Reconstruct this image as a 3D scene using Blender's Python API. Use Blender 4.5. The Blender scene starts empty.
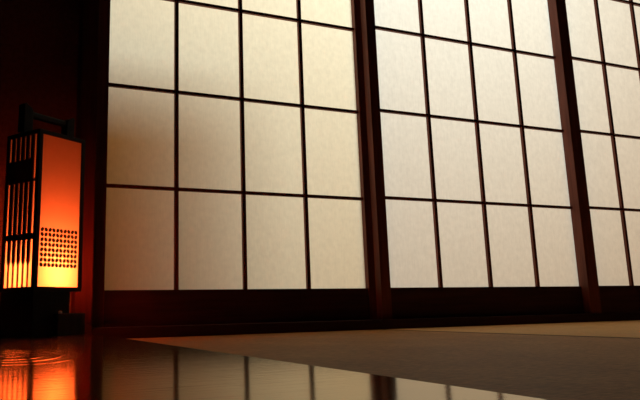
import bpy, bmesh, math
from mathutils import Vector, Matrix

scene = bpy.context.scene
COL = scene.collection
ZC = 0.072            # camera height above the tatami
WOOD_Z = 0.018        # top of the polished wood floor

# ------------------------------------------------------------------ helpers
class MB:
    """Collects shapes and links them as one mesh object."""
    def __init__(self):
        self.bm = bmesh.new()

    def box(self, x0, x1, y0, y1, z0, z1, bev=0.0, M=None, seg=2):
        t = bmesh.new()
        bmesh.ops.create_cube(t, size=1.0)
        for v in t.verts:
            v.co = Vector((x0 + (v.co.x + .5) * (x1 - x0), y0 + (v.co.y + .5) * (y1 - y0), z0 + (v.co.z + .5) * (z1 - z0)))
        if bev > 0:
            bmesh.ops.bevel(t, geom=list(t.edges), offset=bev, segments=seg, profile=.5, affect='EDGES')
        self._merge(t, M)
        return self

    def prism(self, pts, axis_vec, M=None, bev=0.0):
        """Extrude a planar outline along axis_vec."""
        t = bmesh.new()
        f = t.faces.new([t.verts.new(p) for p in pts])
        r = bmesh.ops.extrude_face_region(t, geom=[f])
        bmesh.ops.translate(t, vec=Vector(axis_vec), verts=[g for g in r['geom'] if isinstance(g, bmesh.types.BMVert)])
        bmesh.ops.recalc_face_normals(t, faces=list(t.faces))
        if bev > 0:
            bmesh.ops.bevel(t, geom=list(t.edges), offset=bev, segments=2, profile=.5, affect='EDGES')
        self._merge(t, M)
        return self

    def quad(self, pts, M=None):
        t = bmesh.new()
        t.faces.new([t.verts.new(p) for p in pts])
        self._merge(t, M)
        return self

    def lathe(self, prof, center, n=24, M=None):
        """Revolve (radius, z) pairs about the vertical axis through center."""
        t = bmesh.new()
        rings = []
        for r, z in prof:
            if r < 1e-6:
                rings.append([t.verts.new((center[0], center[1], center[2] + z))])
            else:
                rings.append([t.verts.new((center[0] + r * math.cos(2 * math.pi * k / n), center[1] + r * math.sin(2 * math.pi * k / n), center[2] + z)) for k in range(n)])
        for a, b in zip(rings, rings[1:]):
            for k in range(n):
                q = [a[k % len(a)], a[(k + 1) % len(a)], b[(k + 1) % len(b)], b[k % len(b)]]
                u = []
                for v in q:
                    if v not in u:
                        u.append(v)
                if len(u) > 2:
                    t.faces.new(u)
        bmesh.ops.recalc_face_normals(t, faces=list(t.faces))
        self._merge(t, M)
        return self

    def tube(self, path, r, n=8, M=None):
        t = bmesh.new()
        path = [Vector(p) for p in path]
        rings = []
        for i, p in enumerate(path):
            d = (path[min(i + 1, len(path) - 1)] - path[max(i - 1, 0)]).normalized()
            ref = Vector((0, 0, 1)) if abs(d.z) < .9 else Vector((1, 0, 0))
            s = d.cross(ref).normalized()
            u = s.cross(d)
            rings.append([t.verts.new(p + r * (math.cos(2 * math.pi * k / n) * s + math.sin(2 * math.pi * k / n) * u)) for k in range(n)])
        for a, b in zip(rings, rings[1:]):
            for k in range(n):
                t.faces.new((a[k], a[(k + 1) % n], b[(k + 1) % n], b[k]))
        t.faces.new(rings[0][::-1]); t.faces.new(rings[-1])
        bmesh.ops.recalc_face_normals(t, faces=list(t.faces))
        self._merge(t, M)
        return self

    def _merge(self, t, M):
        if M is not None:
            bmesh.ops.transform(t, matrix=M, verts=list(t.verts))
        me = bpy.data.meshes.new('tmp')
        t.to_mesh(me); t.free()
        self.bm.from_mesh(me)
        bpy.data.meshes.remove(me)

    def build(self, name, mat, parent=None, smooth=False):
        me = bpy.data.meshes.new(name)
        self.bm.to_mesh(me); self.bm.free()
        o = bpy.data.objects.new(name, me)
        me.materials.append(mat)
        if smooth:
            for p in me.polygons:
                p.use_smooth = True
        COL.objects.link(o)
        if parent is not None:
            o.parent = parent
            o.matrix_parent_inverse = parent.matrix_world.inverted()
        return o

def thing(name, label, cat, loc=(0, 0, 0), rz=0.0, group=None):
    o = bpy.data.objects.new(name, None)
    o.empty_display_size = .1
    COL.objects.link(o)
    o.location = loc; o.rotation_euler = (0, 0, rz)
    o['label'] = label; o['category'] = cat
    if group:
        o['group'] = group
    return o

def part(name, mb, mat, parent, smooth=False, label=None):
    """A part given in its thing's own coordinates."""
    o = mb.build(name, mat, None, smooth)
    o.parent = parent
    if label:
        o['label'] = label
    return o

def struct(name, mb, mat):
    o = mb.build(name, mat)
    o['kind'] = 'structure'
    return o

def smoothpath(pts, n=8):
    """Catmull-Rom through the points."""
    P = [Vector(p) for p in pts]
    P = [2 * P[0] - P[1]] + P + [2 * P[-1] - P[-2]]
    out = []
    for i in range(1, len(P) - 2):
        for k in range(n):
            t = k / n
            a, b, c, d = P[i - 1], P[i], P[i + 1], P[i + 2]
            out.append(.5 * ((2 * b) + (c - a) * t + (2 * a - 5 * b + 4 * c - d) * t * t + (3 * b - a - 3 * c + d) * t ** 3))
    out.append(P[-2])
    return out

# ------------------------------------------------------------------ materials
def newmat(name):
    m = bpy.data.materials.new(name)
    m.use_nodes = True
    nt = m.node_tree
    nt.nodes.clear()
    out = nt.nodes.new('ShaderNodeOutputMaterial')
    return m, nt, out

def N(nt, kind, **kw):
    n = nt.nodes.new(kind)
    for k, v in kw.items():
        if k in n.inputs:
            n.inputs[k].default_value = v
        else:
            setattr(n, k, v)
    return n

def wood_mat(name, c0, c1, rough=.45, scale=(60, 60, 4), bump=.15, spec=.4):
    m, nt, out = newmat(name)
    L = nt.links.new
    tc = N(nt, 'ShaderNodeTexCoord')
    mp = N(nt, 'ShaderNodeMapping'); mp.inputs['Scale'].default_value = scale
    no = N(nt, 'ShaderNodeTexNoise', Scale=1.0, Detail=5.0, Roughness=.6)
    L(tc.outputs['Object'], mp.inputs['Vector']); L(mp.outputs['Vector'], no.inputs['Vector'])
    cr = N(nt, 'ShaderNodeValToRGB')
    cr.color_ramp.elements[0].position = .3; cr.color_ramp.elements[0].color = (*c0, 1)
    cr.color_ramp.elements[1].position = .7; cr.color_ramp.elements[1].color = (*c1, 1)
    L(no.outputs['Fac'], cr.inputs['Fac'])
    bs = N(nt, 'ShaderNodeBsdfPrincipled', Roughness=rough)
    bs.inputs['Specular IOR Level'].default_value = spec
    L(cr.outputs['Color'], bs.inputs['Base Color'])
    bp = N(nt, 'ShaderNodeBump', Strength=bump, Distance=.001)
    L(no.outputs['Fac'], bp.inputs['Height']); L(bp.outputs['Normal'], bs.inputs['Normal'])
    L(bs.outputs['BSDF'], out.inputs['Surface'])
    return m

def paper_mat(name, front, through, mix, fib=(240, 240, 26), amt=.15):
    """Handmade paper: reflects some light and lets the rest through."""
    m, nt, out = newmat(name)
    L = nt.links.new
    tc = N(nt, 'ShaderNodeTexCoord')
    mp = N(nt, 'ShaderNodeMapping'); mp.inputs['Scale'].default_value = fib
    no = N(nt, 'ShaderNodeTexNoise', Scale=1.0, Detail=4.0, Roughness=.65)
    L(tc.outputs['Object'], mp.inputs['Vector']); L(mp.outputs['Vector'], no.inputs['Vector'])
    no2 = N(nt, 'ShaderNodeTexNoise', Scale=55.0, Detail=3.0)
    L(tc.outputs['Object'], no2.inputs['Vector'])
    ad = N(nt, 'ShaderNodeMath', operation='ADD'); L(no.outputs['Fac'], ad.inputs[0]); L(no2.outputs['Fac'], ad.inputs[1])
    mr = N(nt, 'ShaderNodeMapRange')
    mr.inputs['From Min'].default_value = .7; mr.inputs['From Max'].default_value = 1.3
    mr.inputs['To Min'].default_value = 1 - amt; mr.inputs['To Max'].default_value = 1
    L(ad.outputs[0], mr.inputs['Value'])
    vm = N(nt, 'ShaderNodeVectorMath', operation='SCALE'); vm.inputs[0].default_value = through
    L(mr.outputs['Result'], vm.inputs['Scale'])
    df = N(nt, 'ShaderNodeBsdfDiffuse'); df.inputs['Color'].default_value = (*front, 1)
    tr = N(nt, 'ShaderNodeBsdfTranslucent'); L(vm.outputs['Vector'], tr.inputs['Color'])
    mx = N(nt, 'ShaderNodeMixShader'); mx.inputs['Fac'].default_value = mix
    L(df.outputs[0], mx.inputs[1]); L(tr.outputs[0], mx.inputs[2])
    L(mx.outputs[0], out.inputs['Surface'])
    return m

def plain_mat(name, c, rough=.6, noise=.0, nscale=40, spec=.3, metal=0.0):
    m, nt, out = newmat(name)
    L = nt.links.new
    bs = N(nt, 'ShaderNodeBsdfPrincipled', Roughness=rough, Metallic=metal)
    bs.inputs['Specular IOR Level'].default_value = spec
    tc = N(nt, 'ShaderNodeTexCoord')
    no = N(nt, 'ShaderNodeTexNoise', Scale=float(nscale), Detail=6.0, Roughness=.6)
    L(tc.outputs['Object'], no.inputs['Vector'])
    cr = N(nt, 'ShaderNodeValToRGB')
    k = 1 - noise
    cr.color_ramp.elements[0].position = .3; cr.color_ramp.elements[0].color = (c[0] * k, c[1] * k, c[2] * k, 1)
    cr.color_ramp.elements[1].position = .7; cr.color_ramp.elements[1].color = (*c, 1)
    L(no.outputs['Fac'], cr.inputs['Fac']); L(cr.outputs['Color'], bs.inputs['Base Color'])
    bp = N(nt, 'ShaderNodeBump', Strength=.2, Distance=.001)
    L(no.outputs['Fac'], bp.inputs['Height']); L(bp.outputs['Normal'], bs.inputs['Normal'])
    L(bs.outputs['BSDF'], out.inputs['Surface'])
    return m

def floor_wood_mat():
    """Dark lacquered board with cathedral grain, polished so that it mirrors."""
    m, nt, out = newmat('polished_floor_wood')
    L = nt.links.new
    tc = N(nt, 'ShaderNodeTexCoord')
    sx = N(nt, 'ShaderNodeSeparateXYZ'); L(tc.outputs['Object'], sx.inputs[0])
    nz = N(nt, 'ShaderNodeTexNoise', Scale=5.0, Detail=2.0); L(tc.outputs['Object'], nz.inputs['Vector'])
    # nested oval growth rings of the board's figure
    xx = N(nt, 'ShaderNodeMath', operation='SUBTRACT'); L(sx.outputs['X'], xx.inputs[0]); xx.inputs[1].default_value = .062
    yy = N(nt, 'ShaderNodeMath', operation='MULTIPLY_ADD'); L(sx.outputs['Y'], yy.inputs[0]); yy.inputs[1].default_value = .50; yy.inputs[2].default_value = -.96 * .50
    x2 = N(nt, 'ShaderNodeMath', operation='MULTIPLY'); L(xx.outputs[0], x2.inputs[0]); L(xx.outputs[0], x2.inputs[1])
    y2 = N(nt, 'ShaderNodeMath', operation='MULTIPLY_ADD'); L(yy.outputs[0], y2.inputs[0]); L(yy.outputs[0], y2.inputs[1]); L(x2.outputs[0], y2.inputs[2])
    rad = N(nt, 'ShaderNodeMath', operation='SQRT'); L(y2.outputs[0], rad.inputs[0])
    an = N(nt, 'ShaderNodeMath', operation='MULTIPLY_ADD'); L(nz.outputs['Fac'], an.inputs[0]); an.inputs[1].default_value = .035; L(rad.outputs[0], an.inputs[2])
    fr = N(nt, 'ShaderNodeMath', operation='MULTIPLY'); L(an.outputs[0], fr.inputs[0]); fr.inputs[1].default_value = 260.0
    s0 = N(nt, 'ShaderNodeMath', operation='SINE'); L(fr.outputs[0], s0.inputs[0])
    s1 = N(nt, 'ShaderNodeMath', operation='MULTIPLY_ADD'); L(s0.outputs[0], s1.inputs[0]); s1.inputs[1].default_value = .5; s1.inputs[2].default_value = .5
    sn = N(nt, 'ShaderNodeMath', operation='POWER'); L(s1.outputs[0], sn.inputs[0]); sn.inputs[1].default_value = 5.0
    mp = N(nt, 'ShaderNodeMapping'); mp.inputs['Scale'].default_value = (10, 160, 10)
    L(tc.outputs['Object'], mp.inputs['Vector'])
    fn = N(nt, 'ShaderNodeTexNoise', Scale=1.0, Detail=5.0); L(mp.outputs['Vector'], fn.inputs['Vector'])
    mk = N(nt, 'ShaderNodeMapRange'); mk.interpolation_type = 'SMOOTHSTEP'      # the rings die out into straight grain
    mk.inputs['From Min'].default_value = .070; mk.inputs['From Max'].default_value = .105
    mk.inputs['To Min'].default_value = 1.5; mk.inputs['To Max'].default_value = .0
    L(rad.outputs[0], mk.inputs['Value'])
    sm = N(nt, 'ShaderNodeMath', operation='MULTIPLY'); L(sn.outputs[0], sm.inputs[0]); L(mk.outputs['Result'], sm.inputs[1])
    f2 = N(nt, 'ShaderNodeMath', operation='MULTIPLY'); L(fn.outputs['Fac'], f2.inputs[0]); f2.inputs[1].default_value = .45
    hs = N(nt, 'ShaderNodeMath', operation='ADD'); L(sm.outputs[0], hs.inputs[0]); L(f2.outputs[0], hs.inputs[1])
    cr = N(nt, 'ShaderNodeValToRGB')
    cr.color_ramp.elements[0].position = .1; cr.color_ramp.elements[0].color = (.020, .008, .005, 1)
    cr.color_ramp.elements[1].position = .8; cr.color_ramp.elements[1].color = (.30, .115, .045, 1)
    L(hs.outputs[0], cr.inputs['Fac'])
    df = N(nt, 'ShaderNodeBsdfDiffuse'); L(cr.outputs['Color'], df.inputs['Color'])
    gl = N(nt, 'ShaderNodeBsdfGlossy', Roughness=FLOOR_ROUGH); gl.inputs['Color'].default_value = (1.0, .88, .69, 1)
    fs = N(nt, 'ShaderNodeFresnel', IOR=FLOOR_IOR)
    bp = N(nt, 'ShaderNodeBump', Strength=.45, Distance=.0008)
    L(hs.outputs[0], bp.inputs['Height'])
    L(bp.outputs['Normal'], gl.inputs['Normal']); L(bp.outputs['Normal'], df.inputs['Normal'])
    mx = N(nt, 'ShaderNodeMixShader')
    L(fs.outputs[0], mx.inputs['Fac']); L(df.outputs[0], mx.inputs[1]); L(gl.outputs[0], mx.inputs[2])
    L(mx.outputs[0], out.inputs['Surface'])
    return m

def tatami_mat(name, along_y, c0, c1):
    m, nt, out = newmat(name)
    L = nt.links.new
    tc = N(nt, 'ShaderNodeTexCoord')
    mp = N(nt, 'ShaderNodeMapping')
    mp.inputs['Scale'].default_value = (60, 190, 1) if along_y else (190, 60, 1)
    L(tc.outputs['Object'], mp.inputs['Vector'])
    no = N(nt, 'ShaderNodeTexNoise', Scale=1.0, Detail=4.0, Roughness=.7); L(mp.outputs['Vector'], no.inputs['Vector'])
    wv = N(nt, 'ShaderNodeTexWave', Scale=42.0, Distortion=1.2); wv.bands_direction = 'X' if along_y else 'Y'
    L(tc.outputs['Object'], wv.inputs['Vector'])
    big = N(nt, 'ShaderNodeTexNoise', Scale=9.0, Detail=4.0); L(tc.outputs['Object'], big.inputs['Vector'])
    a = N(nt, 'ShaderNodeMath', operation='MULTIPLY_ADD'); L(wv.outputs['Fac'], a.inputs[0]); a.inputs[1].default_value = .12; L(no.outputs['Fac'], a.inputs[2])
    b = N(nt, 'ShaderNodeMath', operation='MULTIPLY_ADD'); L(big.outputs['Fac'], b.inputs[0]); b.inputs[1].default_value = .35; L(a.outputs[0], b.inputs[2])
    cr = N(nt, 'ShaderNodeValToRGB')
    cr.color_ramp.elements[0].position = .45; cr.color_ramp.elements[0].color = (*c0, 1)
    cr.color_ramp.elements[1].position = 1.0; cr.color_ramp.elements[1].color = (*c1, 1)
    L(b.outputs[0], cr.inputs['Fac'])
    bs = N(nt, 'ShaderNodeBsdfPrincipled', Roughness=.6)
    bs.inputs['Specular IOR Level'].default_value = .06
    L(cr.outputs['Color'], bs.inputs['Base Color'])
    bp = N(nt, 'ShaderNodeBump', Strength=.5, Distance=.0012)
    L(a.outputs[0], bp.inputs['Height']); L(bp.outputs['Normal'], bs.inputs['Normal'])
    L(bs.outputs['BSDF'], out.inputs['Surface'])
    return m

def bulb_mat():
    m, nt, out = newmat('bulb_glow')
    em = N(nt, 'ShaderNodeEmission', Strength=BULB_GLOW); em.inputs['Color'].default_value = (*LAMP_COL, 1)
    nt.links.new(em.outputs[0], out.inputs['Surface'])
    return m

# ------------------------------------------------------------------ look settings
FLOOR_ROUGH, FLOOR_IOR = .10, 1.65
LAMP_COL = (1.0, .21, .06)
BULB_GLOW = 20.0
LAMP_W = 7.0
DAY_W = 96.0

M_SHOJI = wood_mat('dark_stained_cedar', (.12, .032, .020), (.24, .068, .042), rough=.55, spec=.2)
M_RAIL = wood_mat('smoked_rail_wood', (.05, .018, .02), (.085, .03, .032), rough=.6, scale=(4, 60, 60), spec=.15)
M_PAPER = paper_mat('shoji_paper', (.60, .53, .42), (.91, .86, .755), .62)
M_PAPER_OLD = paper_mat('yellowed_shoji_paper', (.78, .60, .38), (.96, .87, .655), .62)
M_POST = wood_mat('pillar_wood', (.075, .015, .014), (.125, .024, .023), rough=.6, spec=.12)
M_SILL = wood_mat('sill_wood', (.04, .014, .015), (.07, .025, .025), rough=.6, spec=.15, scale=(4, 60, 60))
M_WALL = plain_mat('dark_red_plaster', (.27, .12, .105), .9, .35, 90, .1)
M_CEIL = plain_mat('dark_ceiling_boards', (.06, .04, .03), .8, .3, 20, .1)
M_SUB = plain_mat('bare_subfloor', (.12, .08, .05), .8, .3, 20, .1)
M_FLOOR = floor_wood_mat()
M_TATA = tatami_mat('aged_rush_weave', True, (.25, .112, .031), (.68, .32, .092))
M_TATB = tatami_mat('paler_rush_weave', False, (.66, .35, .115), (.98, .55, .20))
M_HERI = plain_mat('mat_border_cloth', (.045, .025, .016), .9, .3, 300, .1)
M_LFRAME = wood_mat('black_lacquered_wood', (.012, .005, .004), (.022, .009, .007), rough=.5, spec=.2)
M_LSLAT = wood_mat('lantern_slat_wood', (.05, .018, .010), (.10, .036, .02), rough=.5)
M_LPAPER = paper_mat('lantern_paper', (.60, .22, .08), (.95, .50, .28), .65, (200, 200, 200), .05)
M_CORD = plain_mat('cord_sheath', (.10, .05, .035), .5, .1, 40, .4)
M_KNOB = plain_mat('glint_grey', (.35, .32, .30), .4, .1, 40, .5, .6)
M_CERAMIC = plain_mat('socket_ceramic', (.5, .42, .35), .5, .1)
M_BULB = bulb_mat()
M_BLOCKER = plain_mat('blocker_ochre', (.85, .42, .06), .9, .2, 30, .1)  # for the added blocker; warm so it bounces orange light onto the panes
M_OUT = plain_mat('veranda_boards', (.30, .14, .045), .7, .3, 12, .2)

# ------------------------------------------------------------------ the room
XL, XR, YB, YW, ZT = -1.20, 3.16, -2.2, 1.955, 2.40
X_EDGE = .313          # wood floor / tatami boundary
X_POST = .338
struct('floor', MB().box(XL, X_EDGE - .0015, YB, 2.0, -.055, WOOD_Z, .0012), M_FLOOR)
struct('floor.001', MB().box(XL - .06, XR + .06, YB - .06, 2.06, -.09, -.055), M_SUB)
struct('ceiling', MB().box(XL - .06, XR + .06, YB - .06, 2.06, ZT, ZT + .05), M_CEIL)
struct('wall_left', MB().box(XL - .06, XL, YB - .06, 2.06, -.055, ZT), M_WALL)
struct('wall_right', MB().box(XR, XR + .06, YB - .06, 2.06, -.055, ZT), M_WALL)
struct('wall_back', MB().box(XL, XR, YB - .06, YB, -.055, ZT), M_WALL)
w = MB()
w.box(XL, X_POST - .050, YW, YW + .05, WOOD_Z, ZT)
w.box(X_POST - .050, XR, YW, YW + .05, 1.80, ZT)
struct('wall_front', w, M_WALL)
struct('baseboard_left', MB().box(XL, X_POST - .0148, 1.863, YW, WOOD_Z, WOOD_Z + .023, .0015), M_SILL)
struct('trim_1', MB().box(X_POST - .060, X_POST - .0147, 1.870, 2.02, WOOD_Z + .0225, 1.80, .001), M_POST)      # pillar beside the screens
s = MB()
s.box(X_POST - .0147, XR, 1.862, 2.02, -.055, .030, .0015)
struct('trim_2', s, M_SILL)                                                                       # grooved sill
struct('trim_3', MB().box(X_POST - .0147, XR, 1.862, 2.02, 1.742, 1.80, .0015), M_SILL)                  # lintel
# the veranda behind the paper
struct('floor.002', MB().box(-1.2, 4.6, 2.06, 4.6, -.10, -.02), M_OUT)
struct('pane_shade_blocker', MB().box(-1.2, .848, 2.400, 2.46, -.02, 1.025), M_BLOCKER)      # unseen blocker, added to shade the lower-left panes of the first screen

# ------------------------------------------------------------------ tatami mats
def mat_thing(label, x0, x1, y0, y1, m, border=None):
    t = thing('tatami_mat', label, 'tatami mat', ((x0 + x1) / 2, (y0 + y1) / 2, -.055))
    hx, hy = (x1 - x0) / 2 - .002, (y1 - y0) / 2 - .002
    bx = .015 if border else 0
    part('woven_surface', MB().box(-hx, hx - bx, -hy, hy, 0, .055, .004), m, t)
    if border:
        part('cloth_border', MB().box(hx - bx, hx, -hy, hy, 0, .0552, .002), M_HERI, t, label='dark cloth border')
    return t

mat_thing('brown tatami mat between the polished wood floor and the paler mat', X_EDGE, 1.252, .042, 1.862, M_TATA, True)
mat_thing('paler tatami mat lying lengthwise along the sill below the right screens', 1.252, 3.07, .952, 1.862, M_TATB)

# ------------------------------------------------------------------ shoji screens
ROWS = [.442, .7563, 1.0706, 1.385]     # lattice bar heights
Z0, Z1 = .134, 1.700                    # paper opening
def shoji(label, xa, xb, yk, yf, yb, xl, xr, mull, paper):
    """xa..xb opening, yk lattice face, yf/yb stile faces, xl/xr outer edges."""
    t = thing('shoji_screen', label, 'sliding screen', ((xl + xr) / 2, yf, .030), 0, 'sliding paper screens along the wall')
    cx, cy, cz = (xl + xr) / 2, yf, .030
    def B(mb, x0, x1, y0, y1, z0, z1, bev=.0012):
        return mb.box(x0 - cx, x1 - cx, y0 - cy, y1 - cy, z0 - cz, z1 - cz, bev)
    part('stile', B(MB(), xl, xa, yf, yb, .030, 1.742), M_SHOJI, t)
    part('stile', B(MB(), xb, xr, yf, yb, .030, 1.742), M_SHOJI, t)
    yr = yf + .002
    part('bottom_rail', B(MB(), xa, xb, yr, yb, .030, Z0), M_RAIL, t)
    part('top_rail', B(MB(), xa, xb, yr, yb, Z1, 1.742), M_RAIL, t)
    lat = MB()
    for i, xm in enumerate(mull):
        B(lat, xm - .0062, xm + .0062, yk, yk + .012, Z0, Z1, .0006)
    for z in ROWS:
        B(lat, xa, xb, yk + .0006, yk + .012, z - .0052, z + .0052, .0006)
    part('lattice', lat, M_SHOJI, t)
    yp = yk + .0125
    p = MB().quad([(x - cx, yp - cy, z - cz) for x, z in ((xa, Z0), (xb, Z0), (xb, Z1), (xa, Z1))])
    part('paper', p, paper, t)
    return t

W = .225
shoji('dark shoji screen nearest the glowing lantern, beside the pillar', .3705, 1.2605, 1.955, 1.947, 1.981, X_POST - .0143, 1.300,
      [.363 + W * k for k in (1, 2, 3)], M_PAPER_OLD)
shoji('dark shoji screen second from the lantern, between two other screens', 1.320, 2.204, 1.9085, 1.9055, 1.9395, 1.2815, 2.2420,
      [1.3089 + W * k for k in (1, 2, 3)], M_PAPER)
shoji('dark shoji screen farthest from the lantern, overlapping the middle screen', 2.2505, 3.120, 1.8829, 1.870, 1.904, 2.1945, 3.158,
      [2.2303 + W * k for k in (1, 2, 3)], M_PAPER)

# ------------------------------------------------------------------ the lantern
LX, LY, LANG = .1494, 1.652, math.radians(33.7)
A, Bd = .1481, .1257                  # right face and left face widths
ZB, ZTOP = .1244 - WOOD_Z, .5175 - WOOD_Z   # lantern body, above the wood floor
lamp = thing('floor_lantern', 'glowing orange paper lantern in a black wooden frame on the polished floor', 'lantern', (LX, LY, WOOD_Z), LANG)
# local x runs along the right face, local y along the left face (away from the camera)
T = .0115
f = MB()
for px, py in ((0, 0), (A - T, 0), (0, Bd - T), (A - T, Bd - T)):
    f.box(px, px + T, py, py + T, ZB, ZTOP, .0008)
R = .0105
for z in (ZB, ZTOP - R):
    f.box(T, A - T, 0, T, z, z + R, .0006); f.box(T, A - T, Bd - T, Bd, z, z + R, .0006)
    f.box(0, T, T, Bd - T, z, z + R, .0006); f.box(A - T, A, T, Bd - T, z, z + R, .0006)
part('frame', f, M_LFRAME, lamp)
part('top_board', MB().box(T * .5, A - T * .5, T * .5, Bd - T * .5, ZTOP - .006, ZTOP - .001, .0005), M_LFRAME, lamp)
part('bottom_board', MB().box(T * .5, A - T * .5, T * .5, Bd - T * .5, ZB + .001, ZB + .007, .0005), M_LFRAME, lamp)
IN = .0035
zl, zh = ZB + R, ZTOP - R
def paper_face(pts):
    return part('paper_panel', MB().quad(pts), M_LPAPER, lamp)
front_paper = paper_face([(T, IN, zl), (A - T, IN, zl), (A - T, IN, zh), (T, IN, zh)])
paper_face([(T, Bd - IN, zl), (A - T, Bd - IN, zl), (A - T, Bd - IN, zh), (T, Bd - IN, zh)])
paper_face([(IN, T, zl), (IN, Bd - T, zl), (IN, Bd - T, zh), (IN, T, zh)])
paper_face([(A - IN, T, zl), (A - IN, Bd - T, zl), (A - IN, Bd - T, zh), (A - IN, T, zh)])
# slatted screen over the left face: five slats whose width changes with height, two bars, a solid board
def zpx(y):
    """height on the lantern for the rows of its face, bottom to top"""
    return ZB + (291.5 - y) / 161.5 * (ZTOP - ZB)
inner0, inner1 = T, Bd - T
pitch = (inner1 - inner0 + .006) / 6
sl = MB()
for k in range(1, 6):
    c = inner0 + pitch * k - .003
    prof = []
    for z, hw in ((zl, .0020), (zpx(267), .0020), (zpx(264.5), .0028), (zpx(262), .0056), (zpx(240), .0060), (zpx(234), .0066), (zpx(182), .0066),
                  (zpx(181), .0062), (zh, .0062)):
        prof.append((z, hw))
    pts = [(0.0004, c - hw, z) for z, hw in prof] + [(0.0004, c + hw, z) for z, hw in reversed(prof)]
    sl.prism(pts, (.003, 0, 0))
sl.box(-.0006, IN, T, Bd - T, zpx(241), zpx(235), .0004)
sl.box(-.0004, IN, T, Bd - T, zpx(183), zpx(180), .0004)
sl.box(.0002, IN, T + .0095, Bd - T, zpx(181), zpx(159), .0004)
part('slat_screen', sl, M_LSLAT, lamp)
# fretwork of paired petals low on the right face: 5 x 4 flowers of four petals
pt = MB()
gx0, gx1 = T + .0035, A - T - .004
gz0, gz1 = zpx(268.5), zpx(228.5)
cw, ch = (gx1 - gx0) / 5, (gz1 - gz0) / 4
for i in range(5):
    for j in range(4):
        ox, oz = gx0 + (i + .5) * cw, gz0 + (j + .5) * ch
        for sxn in (-1, 1):
            for szn in (-1, 1):
                px, pz = ox + sxn * cw * .245, oz + szn * ch * .245
                rr = cw * .208
                # a petal: square with two rounded corners, its points on the diagonal through the flower
                out = []
                for q in range(12):
                    an = 2 * math.pi * q / 12
                    u, v = math.cos(an), math.sin(an)
                    kk = 1.0 + .14 * max(0, (u * sxn - v * szn) * .7071 * (1 if (u * sxn - v * szn) > 0 else 0)) ** 2 + .14 * max(0, -(u * sxn - v * szn) * .7071) ** 2
                    kk -= .12 * abs((u * sxn + v * szn) * .7071)
                    out.append((px + u * rr * kk, IN - .0012, pz + v * rr * kk * ch / cw))
                pt.prism(out, (0, .0010, 0))
part('petal_fretwork', pt, M_LFRAME, front_paper, label='dark petal fretwork')
# carrying handle on the top: two shaped blocks and a bar
hy = Bd * .50
def block(x0, x1, ht, slope):
    b = MB()
    y0 = hy - .012
    b.prism([(x0, y0, ZTOP), (x1, y0, ZTOP), (x1, y0, ZTOP + ht * (.80 if slope > 0 else 1) - .004), (x1 - .005, y0, ZTOP + ht * (.86 if slope > 0 else 1)),
             (x0 + .005, y0, ZTOP + ht * (1 if slope > 0 else .86)), (x0, y0, ZTOP + ht * (1 if slope > 0 else .80) - .004)], (0, .024, 0), bev=.001)
    return b
part('handle_post', block(-.008, .019, .075, 1), M_LFRAME, lamp)
part('handle_post', block(A - .019, A + .006, .071, -1), M_LFRAME, lamp)
part('handle_bar', MB().box(.017, A - .017, hy - .008, hy + .008, ZTOP + .042, ZTOP + .058, .004), M_LFRAME, lamp)
# stand
part('base', MB().box(.001, .113, .002, Bd - .002, 0, ZB + .001, .0015), M_LFRAME, lamp)
sbox = part('switch_box', MB().box(.060, A - .001, -.018, .0015, 0, .0535, .002), M_LFRAME, lamp)
part('glint_knob', MB().lathe([(0, 0), (.0045, 0), (.0045, .004), (.003, .0062), (0, .0065)], (.074, -.009, .053), 16), M_KNOB, sbox, True, label='grey knob standing in for a glint')  # small grey knob added as the light spot on the box's top edge
sock = part('socket', MB().lathe([(0, 0), (.014, 0), (.014, .016), (.010, .020), (0, .020)], (A * .5, Bd * .5, ZB + .007), 20), M_CERAMIC, lamp, True)
BZ = ZB + .036
part('bulb', MB().lathe([(0, -.018), (.006, -.018), (.009, -.010), (.012, 0), (.010, .009), (.005, .014), (0, .0155)], (A * .5, Bd * .5, BZ), 20), M_BULB, sock, True)
cord = smoothpath([(.03, Bd - .003, .020), (.012, Bd + .012, .050), (-.012, Bd + .020, .055), (-.045, Bd + .018, .034), (-.06, Bd + .03, .010), (-.03, Bd + .045, .003), (-.06, Bd + .07, .003), (-.14, Bd + .05, .0028), (-.26, Bd + .06, .0028)], 10)
part('power_cord', MB().tube(cord, .0022, 8), M_CORD, lamp, True)

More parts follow.
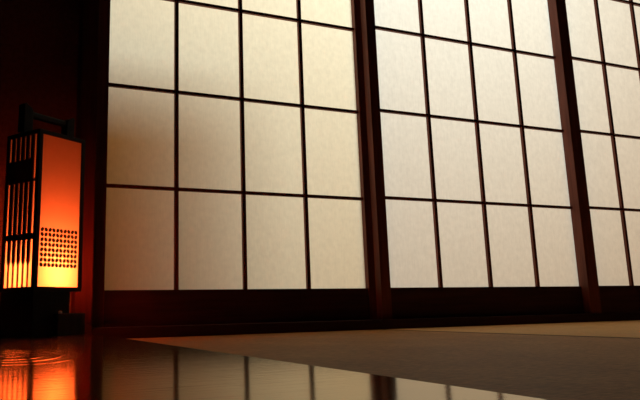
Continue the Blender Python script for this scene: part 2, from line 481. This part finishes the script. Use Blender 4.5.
def local(p):
    c, s_ = math.cos(LANG), math.sin(LANG)
    return (LX + p[0] * c - p[1] * s_, LY + p[0] * s_ + p[1] * c, WOOD_Z + p[2])
ld = bpy.data.lights.new('bulb_light', 'POINT')
ld.energy = LAMP_W; ld.color = LAMP_COL; ld.shadow_soft_size = .02
lo = bpy.data.objects.new('bulb_light', ld); COL.objects.link(lo)
lo.location = local((A * .5, Bd * .5, BZ + .003))

# ------------------------------------------------------------------ daylight on the veranda
ad = bpy.data.lights.new('veranda_daylight', 'AREA')
ad.shape = 'RECTANGLE'; ad.size = 2.03; ad.size_y = .90
ad.energy = DAY_W; ad.color = (.74, .935, 1.0)
ao = bpy.data.objects.new('veranda_daylight', ad); COL.objects.link(ao)
ao.location = (1.51, 3.755, 1.96)
ao.rotation_euler = (math.radians(-90), 0, 0)   # faces the screens
wd = bpy.data.worlds.new('dusk_sky'); scene.world = wd
wd.use_nodes = True
wd.node_tree.nodes['Background'].inputs['Color'].default_value = (1.0, .46, .02, 1)
wd.node_tree.nodes['Background'].inputs['Strength'].default_value = .84

# ------------------------------------------------------------------ camera
yaw, pit, rol, F = .4048, .1899, -.0204, 667.09
PX, PY = 320 - 69.06, 200 - 18.98
fw = Vector((math.sin(yaw) * math.cos(pit), math.cos(yaw) * math.cos(pit), math.sin(pit)))
rt = Vector((math.cos(yaw), -math.sin(yaw), 0)); up = rt.cross(fw)
r2 = math.cos(rol) * rt + math.sin(rol) * up
u2 = -math.sin(rol) * rt + math.cos(rol) * up
cd = bpy.data.cameras.new('camera')
cd.sensor_fit = 'HORIZONTAL'; cd.sensor_width = 36.0; cd.lens = F / 640 * 36
cd.shift_x = (320 - PX) / 640; cd.shift_y = (PY - 200) / 640
cd.clip_start = .01
co = bpy.data.objects.new('camera', cd); COL.objects.link(co)
m3 = Matrix((r2, u2, -fw)).transposed()
co.matrix_world = Matrix.Translation((0, 0, ZC)) @ m3.to_4x4()
scene.camera = co

scene.view_settings.view_transform = 'Standard'
scene.view_settings.look = 'None'
scene.view_settings.exposure = 0.0
scene.view_settings.gamma = 1.0
scene.view_settings.use_curve_mapping = False
scene.cycles.max_bounces = 10
scene.cycles.diffuse_bounces = 6
scene.cycles.transmission_bounces = 8
